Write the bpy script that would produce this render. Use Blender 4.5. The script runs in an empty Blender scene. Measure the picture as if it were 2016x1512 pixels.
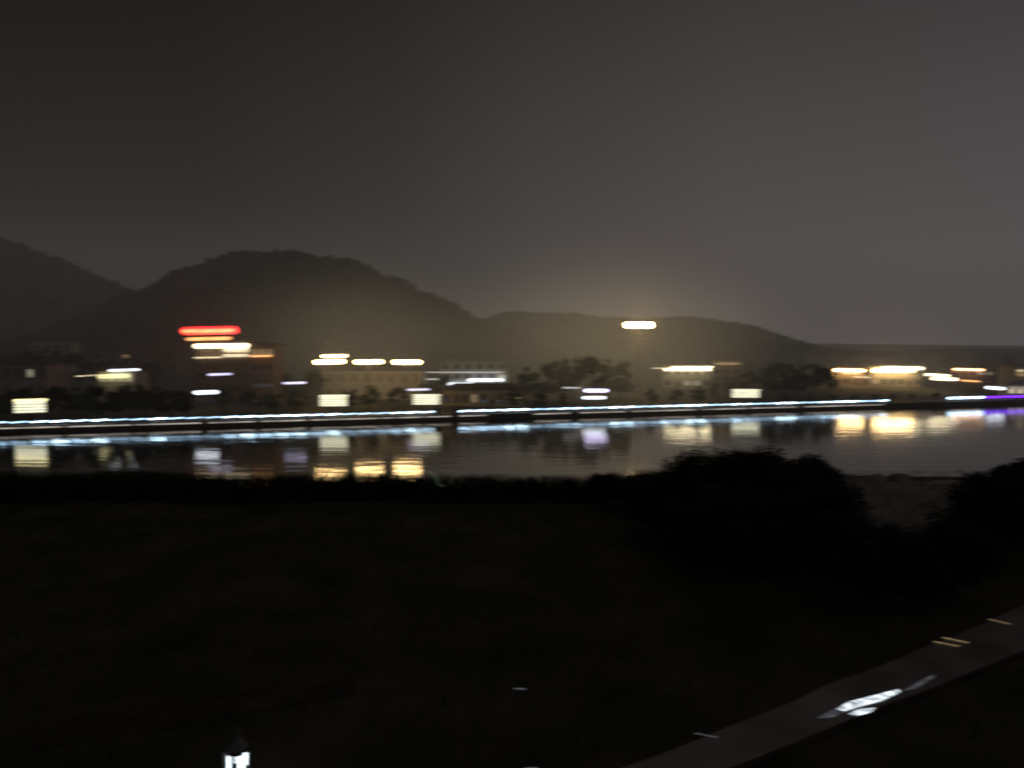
import bpy, bmesh, math, random
from mathutils import Vector, Matrix, noise
R = random.Random(7)
C = bpy.context.scene.collection
S = bpy.context.scene
PI = math.pi

# ------------------------------------------------------------------ camera
F = 1512.0
PITCH = math.atan(59 / F)
CAM = Vector((0, 0, 15.0))
FW = Vector((0, math.cos(PITCH), -math.sin(PITCH)))
UP = Vector((0, math.sin(PITCH), math.cos(PITCH)))

def at(u, v, y):
    d = FW + Vector((1, 0, 0)) * ((u - 1008) / F) + UP * ((756 - v) / F)
    return CAM + d * (y / d.y)

def at_z(u, v, z):
    d = FW + Vector((1, 0, 0)) * ((u - 1008) / F) + UP * ((756 - v) / F)
    return CAM + d * ((z - CAM.z) / d.z)

cd = bpy.data.cameras.new('camera')
cam = bpy.data.objects.new('camera', cd)
C.objects.link(cam)
cam.location = CAM
cam.rotation_euler = (PI / 2 - PITCH, 0, 0)
cd.sensor_width = 36
cd.lens = 36 * F / 2016
cd.clip_start = 0.2
cd.clip_end = 6000
cd.dof.use_dof = True
cd.dof.focus_distance = 3.0
cd.dof.aperture_fstop = 4.6
cd.dof.aperture_ratio = 0.18
S.camera = cam

# ------------------------------------------------------------------ materials
def nodes(name):
    m = bpy.data.materials.new(name)
    m.use_nodes = True
    nt = m.node_tree
    return m, nt, nt.nodes['Principled BSDF']

def surf(name, c0, c1, scale=1.0, rough=0.8, bump=0.0, stretch=(1, 1, 1), spec=0.3, detail=6):
    m, nt, b = nodes(name)
    tc = nt.nodes.new('ShaderNodeTexCoord')
    mp = nt.nodes.new('ShaderNodeMapping')
    mp.inputs['Scale'].default_value = stretch
    n = nt.nodes.new('ShaderNodeTexNoise')
    n.inputs['Scale'].default_value = scale
    n.inputs['Detail'].default_value = detail
    r = nt.nodes.new('ShaderNodeValToRGB')
    r.color_ramp.elements[0].position = 0.32
    r.color_ramp.elements[1].position = 0.68
    r.color_ramp.elements[0].color = (*c0, 1)
    r.color_ramp.elements[1].color = (*c1, 1)
    L = nt.links.new
    L(tc.outputs['Object'], mp.inputs['Vector'])
    L(mp.outputs['Vector'], n.inputs['Vector'])
    L(n.outputs['Fac'], r.inputs['Fac'])
    L(r.outputs['Color'], b.inputs['Base Color'])
    b.inputs['Roughness'].default_value = rough
    b.inputs['Specular IOR Level'].default_value = spec
    if bump:
        bp = nt.nodes.new('ShaderNodeBump')
        bp.inputs['Strength'].default_value = bump
        L(n.outputs['Fac'], bp.inputs['Height'])
        L(bp.outputs['Normal'], b.inputs['Normal'])
    return m

def glow(name, col, strength, var=0.35, scale=0.8):
    """a lit diffuser: emission with a little unevenness along the fixture"""
    m, nt, b = nodes(name)
    tc = nt.nodes.new('ShaderNodeTexCoord')
    n = nt.nodes.new('ShaderNodeTexNoise')
    n.inputs['Scale'].default_value = scale
    n.inputs['Detail'].default_value = 3
    mr = nt.nodes.new('ShaderNodeMapRange')
    mr.inputs['From Min'].default_value = 0.3
    mr.inputs['From Max'].default_value = 0.7
    mr.inputs['To Min'].default_value = strength * (1 - var)
    mr.inputs['To Max'].default_value = strength * (1 + var)
    L = nt.links.new
    L(tc.outputs['Object'], n.inputs['Vector'])
    L(n.outputs['Fac'], mr.inputs['Value'])
    L(mr.outputs['Result'], b.inputs['Emission Strength'])
    b.inputs['Emission Color'].default_value = (*col, 1)
    b.inputs['Base Color'].default_value = (0.6, 0.6, 0.6, 1)
    b.inputs['Roughness'].default_value = 0.4
    return m

def leafmat(name, c0, c1):
    m = surf(name, c0, c1, 0.35, 0.75)
    return m

M = {}
M['metal'] = surf('dark painted metal', (0.03, 0.03, 0.032), (0.06, 0.058, 0.055), 2, 0.5, spec=0.5)
M['grey_metal'] = surf('weathered grey metal', (0.12, 0.12, 0.12), (0.2, 0.2, 0.19), 3, 0.55, spec=0.5)
M['stone'] = surf('damp embankment stone', (0.05, 0.04, 0.036), (0.11, 0.088, 0.078), 0.9, 0.85, 0.3, (1, 1, 3))
M['coping'] = surf('pale coping stone', (0.14, 0.12, 0.11), (0.22, 0.19, 0.17), 2, 0.8, 0.2)
M['paving'] = surf('promenade paving', (0.1, 0.09, 0.085), (0.17, 0.15, 0.14), 1.5, 0.85, 0.1)
M['wall_tan'] = surf('tan plaster', (0.32, 0.23, 0.13), (0.44, 0.33, 0.2), 0.6, 0.9, 0.05)
M['wall_pale'] = surf('pale plaster', (0.38, 0.36, 0.28), (0.5, 0.47, 0.38), 0.5, 0.9, 0.05)
M['wall_grey'] = surf('grey render', (0.24, 0.24, 0.23), (0.36, 0.35, 0.33), 0.6, 0.9, 0.05)
M['wall_pink'] = surf('dusky pink render', (0.3, 0.2, 0.19), (0.42, 0.3, 0.28), 0.6, 0.9, 0.05)
M['wall_brown'] = surf('brown brick', (0.14, 0.09, 0.065), (0.24, 0.16, 0.12), 1.2, 0.9, 0.1)
M['roof'] = surf('dark roof tile', (0.05, 0.042, 0.04), (0.1, 0.08, 0.07), 2, 0.8, 0.2, (1, 4, 1))
M['roof_tan'] = surf('ochre roof sheet', (0.24, 0.17, 0.09), (0.34, 0.25, 0.14), 2, 0.8, 0.2, (4, 1, 1))
M['frame'] = surf('window frame paint', (0.16, 0.15, 0.14), (0.24, 0.23, 0.22), 3, 0.6)
M['glass'] = surf('dark window glass', (0.015, 0.016, 0.02), (0.03, 0.032, 0.038), 0.5, 0.08, spec=0.5)
M['curtain'] = surf('drawn curtain behind glass', (0.2, 0.17, 0.11), (0.3, 0.26, 0.17), 2, 0.4, spec=.5)
M['door'] = surf('dark timber door', (0.06, 0.04, 0.03), (0.11, 0.075, 0.05), 3, 0.6, 0.1, (6, 6, 1))
M['bark'] = surf('bark', (0.035, 0.026, 0.02), (0.08, 0.06, 0.045), 3, 0.9, 0.4, (3, 3, 0.6))
M['leaf_dark'] = leafmat('dark foliage', (0.022, 0.026, 0.014), (0.07, 0.075, 0.035))
M['leaf_mid'] = leafmat('green foliage', (0.035, 0.045, 0.016), (0.10, 0.115, 0.045))
M['leaf_black'] = leafmat('near bank foliage', (0.016, 0.021, 0.010), (0.055, 0.062, 0.028))
M['hill'] = surf('wooded hillside', (0.03, 0.03, 0.02), (0.08, 0.07, 0.045), 0.03, 0.95)
M['forest'] = surf('hill forest canopy', (0.025, 0.024, 0.014), (0.085, 0.075, 0.045), 0.02, 0.95)
M['ground'] = surf('river land', (0.04, 0.042, 0.025), (0.09, 0.08, 0.055), 0.12, 0.95, 0.2)
M['near_ground'] = surf('rough dark grassland', (0.030, 0.034, 0.018), (0.11, 0.10, 0.058), 0.25, 0.95, 0.3)
M['near_soil'] = surf('trodden earth track', (0.035, 0.031, 0.021), (0.09, 0.074, 0.053), 0.8, 0.95, 0.3)
M['grass'] = surf('coarse grass', (0.035, 0.042, 0.018), (0.11, 0.115, 0.05), 0.4, 0.9)
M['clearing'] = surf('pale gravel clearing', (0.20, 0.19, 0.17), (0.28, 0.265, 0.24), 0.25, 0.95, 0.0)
M['road'] = surf('worn wet concrete', (0.13, 0.105, 0.102), (0.37, 0.30, 0.29), 0.45, 0.33, 0.15, spec=0.5)
M['kerb'] = surf('kerb concrete', (0.2, 0.18, 0.17), (0.32, 0.29, 0.28), 2, 0.7, 0.2)

M['g_warm'] = glow('sodium lamp glow', (1.0, 0.64, 0.27), 18, 0.25)
M['g_warm_big'] = glow('floodlight glow', (1.0, 0.64, 0.26), 42, 0.2)
M['g_red'] = glow('red neon', (1.0, 0.015, 0.02), 2.4, 0.2)
M['g_redcore'] = glow('orange red neon core', (1.0, 0.14, 0.05), 4.5, 0.4, 1.5)
M['g_amber'] = glow('amber sign tube', (1.0, 0.45, 0.14), 1.7, 0.35)
M['g_orange'] = glow('orange eave light', (1.0, 0.55, 0.26), 6.0, 0.3)
M['g_cream'] = glow('cream light', (1.0, 0.84, 0.52), 4.2, 0.3)
M['g_creamdim'] = glow('dim cream light', (1.0, 0.82, 0.5), 0.95, 0.35)
M['g_white'] = glow('cool white light', (0.86, 0.92, 1.0), 2.6, 0.2)
M['g_whitedim'] = glow('dim white light', (0.9, 0.9, 0.86), 0.5, 0.35)
M['g_violet'] = glow('violet white light', (0.72, 0.68, 1.0), 1.6, 0.25)
M['g_violetbright'] = glow('bright violet white light', (0.72, 0.62, 1.0), 3.6, 0.2)
M['g_yellow'] = glow('yellow light', (1.0, 0.88, 0.42), 1.5, 0.3)
M['g_yellowtop'] = glow('bright yellow light', (1.0, 0.85, 0.38), 2.2, 0.2)
M['g_slat'] = glow('pale yellow slat light', (0.98, 0.95, 0.66), 1.15, 0.25)
M['g_led'] = glow('cool led strip', (0.50, 0.76, 1.0), 6.5, 0.35, 0.25)
M['g_ledhi'] = glow('bright cool led strip', (0.56, 0.82, 1.0), 11.0, 0.3, 0.25)
M['g_ledlo'] = glow('faint cool led strip', (0.45, 0.72, 1.0), 3.0, 0.3, 0.25)
LEDS = [M['g_led'], M['g_ledhi'], M['g_ledlo'], M['g_led'], M['g_ledlo'], M['g_ledhi'], M['g_ledlo']]
M['g_step'] = glow('warm white step light', (0.95, 0.84, 0.72), 0.55, 0.5, 0.2)
M['g_purple'] = glow('purple led strip', (0.17, 0.015, 1.0), 3.0, 0.15)
M['g_lantern'] = glow('lantern pane', (0.80, 0.92, 1.0), 3.2, 0.2, 4)
M['g_kerb'] = glow('kerb light', (0.80, 0.90, 1.0), 7.0, 0.9, 2.0)
M['g_marker'] = glow('amber marker', (1.0, 0.72, 0.35), 0.25, 0.5, 4)
M['g_lanepatch'] = glow('painted lane light', (0.82, 0.92, 1.0), 1.1, 1.0, 2.2)
M['g_lanepatchdim'] = glow('dim painted lane light', (0.75, 0.85, 1.0), 0.05, .9, 2.0)
M['g_faint'] = glow('faint marker', (0.8, 0.8, 0.8), 0.07, 0.5, 4)
M['g_glint'] = glow('small marker glint', (0.75, 0.8, 0.9), 0.08, 0.4, 4)
M['g_green'] = glow('pale green tube', (0.45, 0.75, 0.5), 0.10, 0.4, 4)
M['g_winwarm'] = glow('lit warm window', (1.0, 0.66, 0.3), 0.22, 0.5)
M['g_winpale'] = glow('lit pale window', (0.95, 0.9, 0.6), 0.25, 0.5)

# ------------------------------------------------------------------ helpers
class MB:
    def __init__(self):
        self.bm = bmesh.new()
    def quad(self, *p):
        vs = [self.bm.verts.new(Vector(q)) for q in p]
        return self.bm.faces.new(vs)
    def box(self, a, b):
        x0, y0, z0 = a; x1, y1, z1 = b
        v = [self.bm.verts.new(p) for p in ((x0,y0,z0),(x1,y0,z0),(x1,y1,z0),(x0,y1,z0),(x0,y0,z1),(x1,y0,z1),(x1,y1,z1),(x0,y1,z1))]
        for f in ((0,3,2,1),(4,5,6,7),(0,1,5,4),(1,2,6,5),(2,3,7,6),(3,0,4,7)):
            self.bm.faces.new([v[i] for i in f])
        return self
    def tube(self, pts, rad, n=8, sq=1.0):
        """round-ended tube; rad number or list; sq flattens it vertically"""
        pts = [Vector(p) for p in pts]
        if not isinstance(rad, (list, tuple)):
            rad = [rad] * len(pts)
        rings = []
        for i, p in enumerate(pts):
            d = (pts[min(i + 1, len(pts) - 1)] - pts[max(i - 1, 0)]).normalized()
            a = Vector((0, 0, 1)) if abs(d.z) < 0.9 else Vector((0, 1, 0))
            s = d.cross(a).normalized(); t = s.cross(d)
            rings.append([self.bm.verts.new(p + (s * math.cos(2*PI*k/n) + t * sq * math.sin(2*PI*k/n)) * rad[i]) for k in range(n)])
        for i in range(len(rings) - 1):
            for k in range(n):
                self.bm.faces.new((rings[i][k], rings[i][(k+1) % n], rings[i+1][(k+1) % n], rings[i+1][k]))
        self.bm.faces.new(rings[0][::-1]); self.bm.faces.new(rings[-1])
        return self
    def capsule(self, a, b, r, n=10):
        a = Vector(a); b = Vector(b); d = (b - a).normalized()
        r = min(r, (b - a).length * 0.45)
        p = [a, a + d * r * .13, a + d * r * .5, a + d * r, b - d * r, b - d * r * .5, b - d * r * .13, b]
        q = [.1, .5, .87, 1, 1, .87, .5, .1]
        return self.tube(p, [r * k for k in q], n)
    def build(self, name, mat, parent=None, smooth=False):
        me = bpy.data.meshes.new(name)
        bmesh.ops.recalc_face_normals(self.bm, faces=self.bm.faces)
        self.bm.to_mesh(me); self.bm.free()
        me.materials.append(mat)
        if smooth:
            for p in me.polygons: p.use_smooth = True
        o = bpy.data.objects.new(name, me); C.objects.link(o)
        if parent: o.parent = parent
        return o

def tag(o, label=None, cat=None, group=None, kind=None):
    if label: o['label'] = label
    if cat: o['category'] = cat
    if group: o['group'] = group
    if kind: o['kind'] = kind
    return o

def thing(name, label, cat, loc=(0, 0, 0), rz=0, group=None):
    o = bpy.data.objects.new(name, None); C.objects.link(o)
    o.location = loc; o.rotation_euler = (0, 0, rz)
    return tag(o, label, cat, group)

def copy_tree(o, parent=None):
    c = o.copy(); C.objects.link(c)
    if parent: c.parent = parent
    for ch in list(o.children):
        copy_tree(ch, c)
    return c

def lerp(a, b, t): return a + (b - a) * t
def interp(tab, x):
    if x <= tab[0][0]: return tab[0][1]
    for (x0, y0), (x1, y1) in zip(tab, tab[1:]):
        if x <= x1:
            t = (x - x0) / (x1 - x0)
            t = t * t * (3 - 2 * t) * .5 + t * .5
            return y0 + (y1 - y0) * t
    return tab[-1][1]

# ------------------------------------------------------------------ river geometry
BA, BB = 178.5, 0.3416                       # far bank: y = BA + BB x
BN = 1 / math.sqrt(1 + BB * BB)
BDIR = Vector((BN, BB * BN, 0)); BNOR = Vector((-BB * BN, BN, 0))
BANG = math.atan(BB)
def bank_y(x): return BA + BB * x
def bank_x(u):
    k = (u - 1008) / F
    return k * BA / (1 - BB * k)
def bank_d(x, y): return (y - BA - BB * x) * BN
def gz(d):
    if d < 10: return 1.25
    return 1.25 + (d - 10) * 0.075 if d < 160 else 12.5 + (d - 160) * 0.02
def far_z(x, y):
    d = bank_d(x, y)
    return gz(d) + (0.5 * noise.noise(Vector((x * .05, y * .05, 0))) if d > 14 else 0)
def near_edge(x):
    return 61 + (13 * min(1, max(0, (x - 6) / 20))) + 1.2 * noise.noise(Vector((x * .12, 3, 0)))
def near_z(x, y):
    e = near_edge(x) - y
    base = 3.0 + 1.0 * min(1, max(0, (y - 32) / 22)) + 0.06 * noise.noise(Vector((x * .2, y * .2, 5)))
    if e < 3: base = lerp(-0.6, base, max(0, min(1, (e + 0.5) / 3.5)))
    return base

# ------------------------------------------------------------------ setting
w = MB(); w.quad((-2500, -300, 0), (2500, -300, 0), (2500, 3500, 0), (-2500, 3500, 0))
m, nt, b = nodes('river water')
tc = nt.nodes.new('ShaderNodeTexCoord'); mp = nt.nodes.new('ShaderNodeMapping')
mp.inputs['Scale'].default_value = (0.08, 0.42, 1); mp.inputs['Rotation'].default_value = (0, 0, 0)
n1 = nt.nodes.new('ShaderNodeTexNoise'); n1.inputs['Scale'].default_value = 1.0; n1.inputs['Detail'].default_value = 3
bp = nt.nodes.new('ShaderNodeBump'); bp.inputs['Strength'].default_value = 1.0; bp.inputs['Distance'].default_value = 0.043
L = nt.links.new
L(tc.outputs['Object'], mp.inputs['Vector']); L(mp.outputs['Vector'], n1.inputs['Vector'])
L(n1.outputs['Fac'], bp.inputs['Height']); L(bp.outputs['Normal'], b.inputs['Normal'])
b.inputs['Base Color'].default_value = (0.012, 0.010, 0.007, 1)
b.inputs['Roughness'].default_value = 0.06
b.inputs['IOR'].default_value = 1.6
M['water'] = m
tag(w.build('water', m), kind='structure')

def sheet(name, mat, xs, ys, fz, parent=None):
    mb = MB(); g = [[mb.bm.verts.new((x, y, fz(x, y))) for x in xs] for y in ys]
    for j in range(len(ys) - 1):
        for i in range(len(xs) - 1):
            mb.bm.faces.new((g[j][i], g[j][i+1], g[j+1][i+1], g[j+1][i]))
    return tag(mb.build(name, mat, None, True), kind='structure')

# far land in bank coordinates (t along bank, d behind it)
mb = MB()
ds = [0.35, 5, 11.0, 14, 18, 24, 32, 42, 55, 70, 90, 115, 145, 190, 260, 400, 700, 1200, 2400]
ts = [-1500, -900, -500] + [-330 + 12 * i for i in range(80)] + [800, 1200, 2200]
O0 = Vector((0, BA, 0))
g = []
for d in ds:
    row = []
    for t in ts:
        p = O0 + BDIR * t + BNOR * d
        row.append(mb.bm.verts.new((p.x, p.y, far_z(p.x, p.y) - (0.03 if d > 10 else 0.05))))
    g.append(row)
for j in range(len(ds) - 1):
    for i in range(len(ts) - 1):
        mb.bm.faces.new((g[j][i], g[j][i+1], g[j+1][i+1], g[j+1][i]))
tag(mb.build('ground', M['ground'], None, True), kind='structure')
mb = MB()
pv = MB()
for i in range(80):
    a = O0 + BDIR * (-330 + 12 * i) + BNOR * 0.7; c = O0 + BDIR * (-318 + 12 * i) + BNOR * 0.7
    pv.quad((a.x, a.y, 1.262), (c.x, c.y, 1.262), (c.x + BNOR.x * 7, c.y + BNOR.y * 7, 1.262), (a.x + BNOR.x * 7, a.y + BNOR.y * 7, 1.262))
tag(pv.build('promenade', M['paving']), kind='structure')

# hills -------------------------------------------------------------
HILLS = []
def hill(prof, D, front, back, seed):
    u0, u1 = prof[0][0], prof[-1][0]
    nx = 110
    us = [lerp(u0, u1, i / nx) for i in range(nx + 1)]
    cross = [(-front, 0), (-front*.8, .12), (-front*.6, .34), (-front*.4, .6), (-front*.2, .86), (0, 1), (back*.3, .86), (back*.7, .4), (back, 0)]
    mb = MB(); rows = []
    for dy, k in cross:
        row = []
        for u in us:
            top = at(u, interp(prof, u), D)
            y = D + dy
            base = far_z(top.x, y) - 2
            nz = noise.noise(Vector((u * .02, dy * .02, seed))) * 4
            x = top.x * (1 + dy / D * 0.6)
            z = base + max(0, top.z - base) * k + (nz if 0 < k < 1 else 0) + noise.noise(Vector((u*.09, dy*.1, seed))) * 1.2
            row.append(mb.bm.verts.new((x, y, z)))
        rows.append(row)
    for j in range(len(rows) - 1):
        for i in range(nx):
            mb.bm.faces.new((rows[j][i], rows[j][i+1], rows[j+1][i+1], rows[j+1][i]))
    pts = [[v.co.copy() for v in r] for r in rows[:7]]
    o = tag(mb.build('hill', M['hill'], None, True), kind='structure')
    HILLS.append((o, pts))

hill([(-420, 430), (-200, 440), (0, 472), (100, 508), (230, 562), (350, 632), (480, 700)], 560, 200, 160, 1)
hill([(60, 700), (150, 640), (280, 582), (380, 532), (470, 505), (560, 503), (690, 517), (780, 555), (850, 590), (960, 642), (1080, 694), (1180, 722)], 430, 170, 150, 2)
hill([(760, 722), (850, 690), (930, 645), (990, 622), (1100, 622), (1200, 632), (1350, 630), (1450, 642), (1520, 662), (1600, 692), (1720, 714)], 600, 200, 150, 3)
hill([(1450, 716), (1560, 702), (1640, 698), (1750, 704), (1850, 694), (2016, 696), (2300, 680), (2500, 700)], 640, 180, 150, 4)

# forest on the hills: one mass
mb = MB(); fr = random.Random(3)
for o, pts in HILLS:
    for j in range(1, 6):
        for i in range(len(pts[j])):
            for k in range(3 if j < 4 else 6):
                p = pts[j][i].lerp(pts[j][min(i+1, len(pts[j])-1)], fr.random()).lerp(pts[j+1][i], fr.random() * .9)
                s = fr.uniform(1.6, 3.4)
                for q in range(7):
                    c = p + Vector((fr.gauss(0, s*.5), fr.gauss(0, s*.5), fr.uniform(-.2, 1.0) * s))
                    a = Vector((fr.gauss(0,1), fr.gauss(0,.6), fr.gauss(0,1))).normalized() * s * .55
                    e = a.cross(Vector((fr.gauss(0,1), fr.gauss(0,1), fr.gauss(0,1)))).normalized() * s * .5
                    mb.quad(c - a, c - e * .8, c + a, c + e)
tag(mb.build('forest', M['forest']), 'dark forest covering the hills behind the town', 'forest', kind='stuff')

# near bank -----------------------------------------------------------
xs = [-140, -110] + [-90 + 3 * i for i in range(61)] + [110, 140]
mb = MB()
g = []
for j in range(26):
    row = []
    for x in xs:
        y = lerp(3, near_edge(x) + 0.5, j / 23) if j <= 23 else near_edge(x) + 0.5 + (j - 23) * 0.8
        row.append(mb.bm.verts.new((x, y, near_z(x, y))))
    g.append(row)
for j in range(25):
    for i in range(len(xs) - 1):
        mb.bm.faces.new((g[j][i], g[j][i+1], g[j+1][i+1], g[j+1][i]))
tag(mb.build('near_bank', M['near_ground'], None, True), kind='structure')

def strip(name, mat, left, right, lift, n=24, rag=0):
    mb = MB(); a = []; c = []
    for i in range(n + 1):
        t = i / n
        p = lerp(Vector(left[0]), Vector(left[1]), t); q = lerp(Vector(right[0]), Vector(right[1]), t)
        row = []
        if rag:
            dd = (q - p).normalized(); p = p + dd * rag * noise.noise(Vector((t * n * .35, 1, lift * 90))); q = q + dd * rag * noise.noise(Vector((t * n * .35, 7, lift * 90)))
        for k in range(5):
            s = lerp(p, q, k / 4)
            row.append(mb.bm.verts.new((s.x, s.y, near_z(s.x, s.y) + lift)))
        a.append(row)
    for i in range(n):
        for k in range(4):
            mb.bm.faces.new((a[i][k], a[i+1][k], a[i+1][k+1], a[i][k+1]))
    return mb.build(name, mat, None, True)

def g2(u, v, z=3.05):
    p = at_z(u, v, z); return Vector((p.x, p.y))
RA, RB = g2(1120, 1560), g2(2200, 1124)      # far edge of the lane
RC, RD = g2(1322, 1560), g2(2200, 1212)      # its near edge
tag(strip('lane', M['road'], (RA, RB), (RC, RD), 0.10, 40, .12), kind='structure')
# earth track at the lower left and the gravel clearing by the water
tag(strip('track', M['near_soil'], (g2(60, 1420), g2(700, 1330)), (g2(60, 1480), g2(700, 1365)), 0.02, 40, .45), kind='structure')
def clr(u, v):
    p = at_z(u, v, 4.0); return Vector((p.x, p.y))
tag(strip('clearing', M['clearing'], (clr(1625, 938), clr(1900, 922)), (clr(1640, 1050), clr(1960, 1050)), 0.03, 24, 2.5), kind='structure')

# grass and reeds
mb = MB(); gr = random.Random(11)
for i in range(9000):
    x = gr.uniform(-55, 60); y = gr.uniform(18, near_edge(x) - 1)
    if abs(x) > y * .75 + 3: continue
    pr = Vector((x, y))
    sd = (RB - RA).normalized(); off = (pr - RA).x * sd.y - (pr - RA).y * sd.x
    if -0.2 < off < 3.2 and x > 0: continue
    z = near_z(x, y); h = gr.uniform(.15, .5); a = gr.uniform(0, PI)
    dx, dy = math.cos(a) * .05, math.sin(a) * .05
    lx, ly = gr.gauss(0, .12), gr.gauss(0, .12)
    mb.quad((x-dx, y-dy, z-.02), (x+dx, y+dy, z-.02), (x+lx+dx*.3, y+ly+dy*.3, z+h), (x+lx-dx*.3, y+ly-dy*.3, z+h))
tag(mb.build('grass', M['grass']), 'dark rough grass on the near river bank', 'grass', kind='stuff')
mb = MB()
for i in range(19000):
    x = gr.uniform(-52, 19)
    e = near_edge(x); y = e - gr.uniform(.2, 4.0 if x < 14 else 11)
    z = near_z(x, y); tz = 5.6 + max(-.15, min(.3, (-12 - x) * .01)) + 0.18 * noise.noise(Vector((x * .15, 0, 2))) - gr.random() ** 2 * 1.4
    if x > 12: tz = lerp(tz, z + gr.uniform(.15, .45), min(1, (x - 12) / 8))
    a = gr.uniform(0, PI); dx, dy = math.cos(a) * .05, math.sin(a) * .05
    lx, ly = gr.gauss(0, .2), gr.gauss(0, .2)
    mb.quad((x-dx, y-dy, z-.05), (x+dx, y+dy, z-.05), (x+lx+dx*.4, y+ly+dy*.4, tz), (x+lx-dx*.4, y+ly-dy*.4, tz))
tag(mb.build('reeds', M['leaf_black']), 'dark tall reeds along the near water edge', 'reeds', kind='stuff')

# ------------------------------------------------------------------ trees
def crown_mesh(seed, h, wd, nclump, nleaf, ls):
    r = random.Random(seed); mb = MB()
    cl = []
    for i in range(nclump):
        a = r.uniform(0, 2*PI); t = r.random()
        rad = wd * (0.25 + 0.75 * math.sin(PI * (0.12 + 0.78 * t))) * r.uniform(.35, 1.0)
        cl.append((Vector((math.cos(a) * rad, math.sin(a) * rad, h * (.28 + .68 * t))), r.uniform(.55, 1.1) * wd * .42))
    for c, s in cl:
        for k in range(nleaf):
            d = Vector((r.gauss(0,1), r.gauss(0,1), r.gauss(0,.75))).normalized() * s * r.random() ** .45
            p = c + d
            a = Vector((r.gauss(0,1), r.gauss(0,1), r.gauss(0,.6))).normalized() * ls * r.uniform(.6, 1.3)
            b_ = a.cross(Vector((r.gauss(0,1), r.gauss(0,1), r.gauss(0,1)))).normalized() * ls * r.uniform(.35, .7)
            mb.quad(p - a, p - b_, p + a, p + b_)
    return mb, cl

def make_tree(seed, h, wd, mat, name='tree', nclump=16, nleaf=70, ls=.45):
    root = thing(name, 'tree', 'tree')
    cb, cl = crown_mesh(seed, h, wd, nclump, nleaf, ls)
    t = MB(); r = random.Random(seed)
    bend = [Vector((r.gauss(0, .12) * k, r.gauss(0, .12) * k, h * .75 * k / 4 - (.4 if k == 0 else 0))) for k in range(5)]
    t.tube(bend, [h*.026, h*.021, h*.017, h*.011, h*.005], 8)
    for c, s in cl[:7]:
        k = r.choice((1, 2, 3)); st = bend[k]
        md = st.lerp(c, .5) + Vector((0, 0, -.15 * wd))
        t.tube([st, md, c], [h*.010, h*.007, h*.003], 6)
    t.build('trunk', M['bark'], root)
    cb.build('crown', mat, root)
    return root

FAR = [make_tree(20 + i, 10, w_, M['leaf_dark' if i % 3 else 'leaf_mid']) for i, w_ in enumerate((3.0, 3.6, 2.6, 3.3, 4.0))]
used = set()
def plant(protos, i, x, y, z, top, label, group, wmul=1.0, name=None, ref=10.0, rr=None):
    p = protos[i % len(protos)]
    o = p if id(p) not in used else copy_tree(p)
    used.add(id(p))
    s = (top - z) / ref
    o.location = (x, y, z - .1); o.scale = (s * wmul, s * wmul, s); o.rotation_euler = (0, 0, (rr or R).uniform(0, 6.28))
    tag(o, label, 'tree', group)
    return o

tr = random.Random(5); ti = 0
def tree_run(u0, u1, step, vtop, y_off, label, group, wmul=1.0, jit=6):
    """trees standing y_off behind the bank line between two directions"""
    global ti
    u = u0
    while u <= u1:
        x = bank_x(u); y = bank_y(x) + y_off + tr.uniform(-3, 3)
        vt = (interp(vtop, u) if isinstance(vtop, list) else vtop) + tr.uniform(-jit, jit)
        p = at(u, vt, y)
        z = far_z(p.x, y)
        if p.z - z > 1.2:
            plant(FAR, ti, p.x, y, z, p.z, label, group, wmul, rr=tr)
        ti += 1
        u += step * tr.uniform(.75, 1.3)
tree_run(1035, 1225, 30, [(1030, 722), (1080, 706), (1220, 712)], 22, 'tall dark leafy tree in the clump left of the tall mast lamp', 'tall dark trees left of the mast lamp', 1.0)
tree_run(1405, 1640, 30, [(1400, 755), (1450, 732), (1520, 716), (1600, 716), (1640, 735)], 26, 'dark leafy tree in the clump left of the warm lit hall', 'dark trees left of the warm lit hall', 1.05)
tree_run(0, 365, 30, [(0, 762), (200, 758), (365, 762)], 10, 'dark low tree behind the promenade at the left', 'low dark trees behind the left promenade', 1.25)
tree_run(440, 620, 44, [(440, 768), (620, 760)], 14, 'dark low tree between the red sign and the warm lamps', 'low dark trees below the red sign', 1.25)
tree_run(690, 800, 40, 762, 14, 'dark low tree below the three warm lamps', 'low dark trees below the warm lamps', 1.3)
tree_run(1010, 1130, 42, 768, 11, 'small dark tree beside the long tan pavilion', 'small trees right of the tan pavilion', 1.2)
tree_run(1285, 1420, 42, [(1285, 764), (1420, 758)], 14, 'low dark tree below the yellow green lit house', 'low trees below the yellow green house', 1.3)
tree_run(1500, 1860, 40, [(1500, 776), (1700, 774), (1860, 774)], 12, 'low round dark shrub tree on the right promenade', 'low shrub trees on the right promenade', 1.6, 2)
tree_run(-20, 330, 50, [(-20, 700), (110, 690), (330, 712)], 55, 'dim tree on the slope behind the left houses', 'dim trees on the left slope', 1.0)
tree_run(570, 640, 36, 735, 26, 'dim tree beside the pale house left of the warm lamps', 'dim trees left of the pale house', 1.0)
tree_run(840, 900, 34, 742, 26, 'dim tree between the pale house and the grey house', 'dim trees right of the pale house', 1.0)
tree_run(1470, 2040, 52, [(1470, 712), (1620, 704), (1750, 708), (1850, 700), (2016, 702)], 110, 'distant dim tree on the low ridge at the right', 'distant trees on the right ridge', 1.2)

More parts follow.
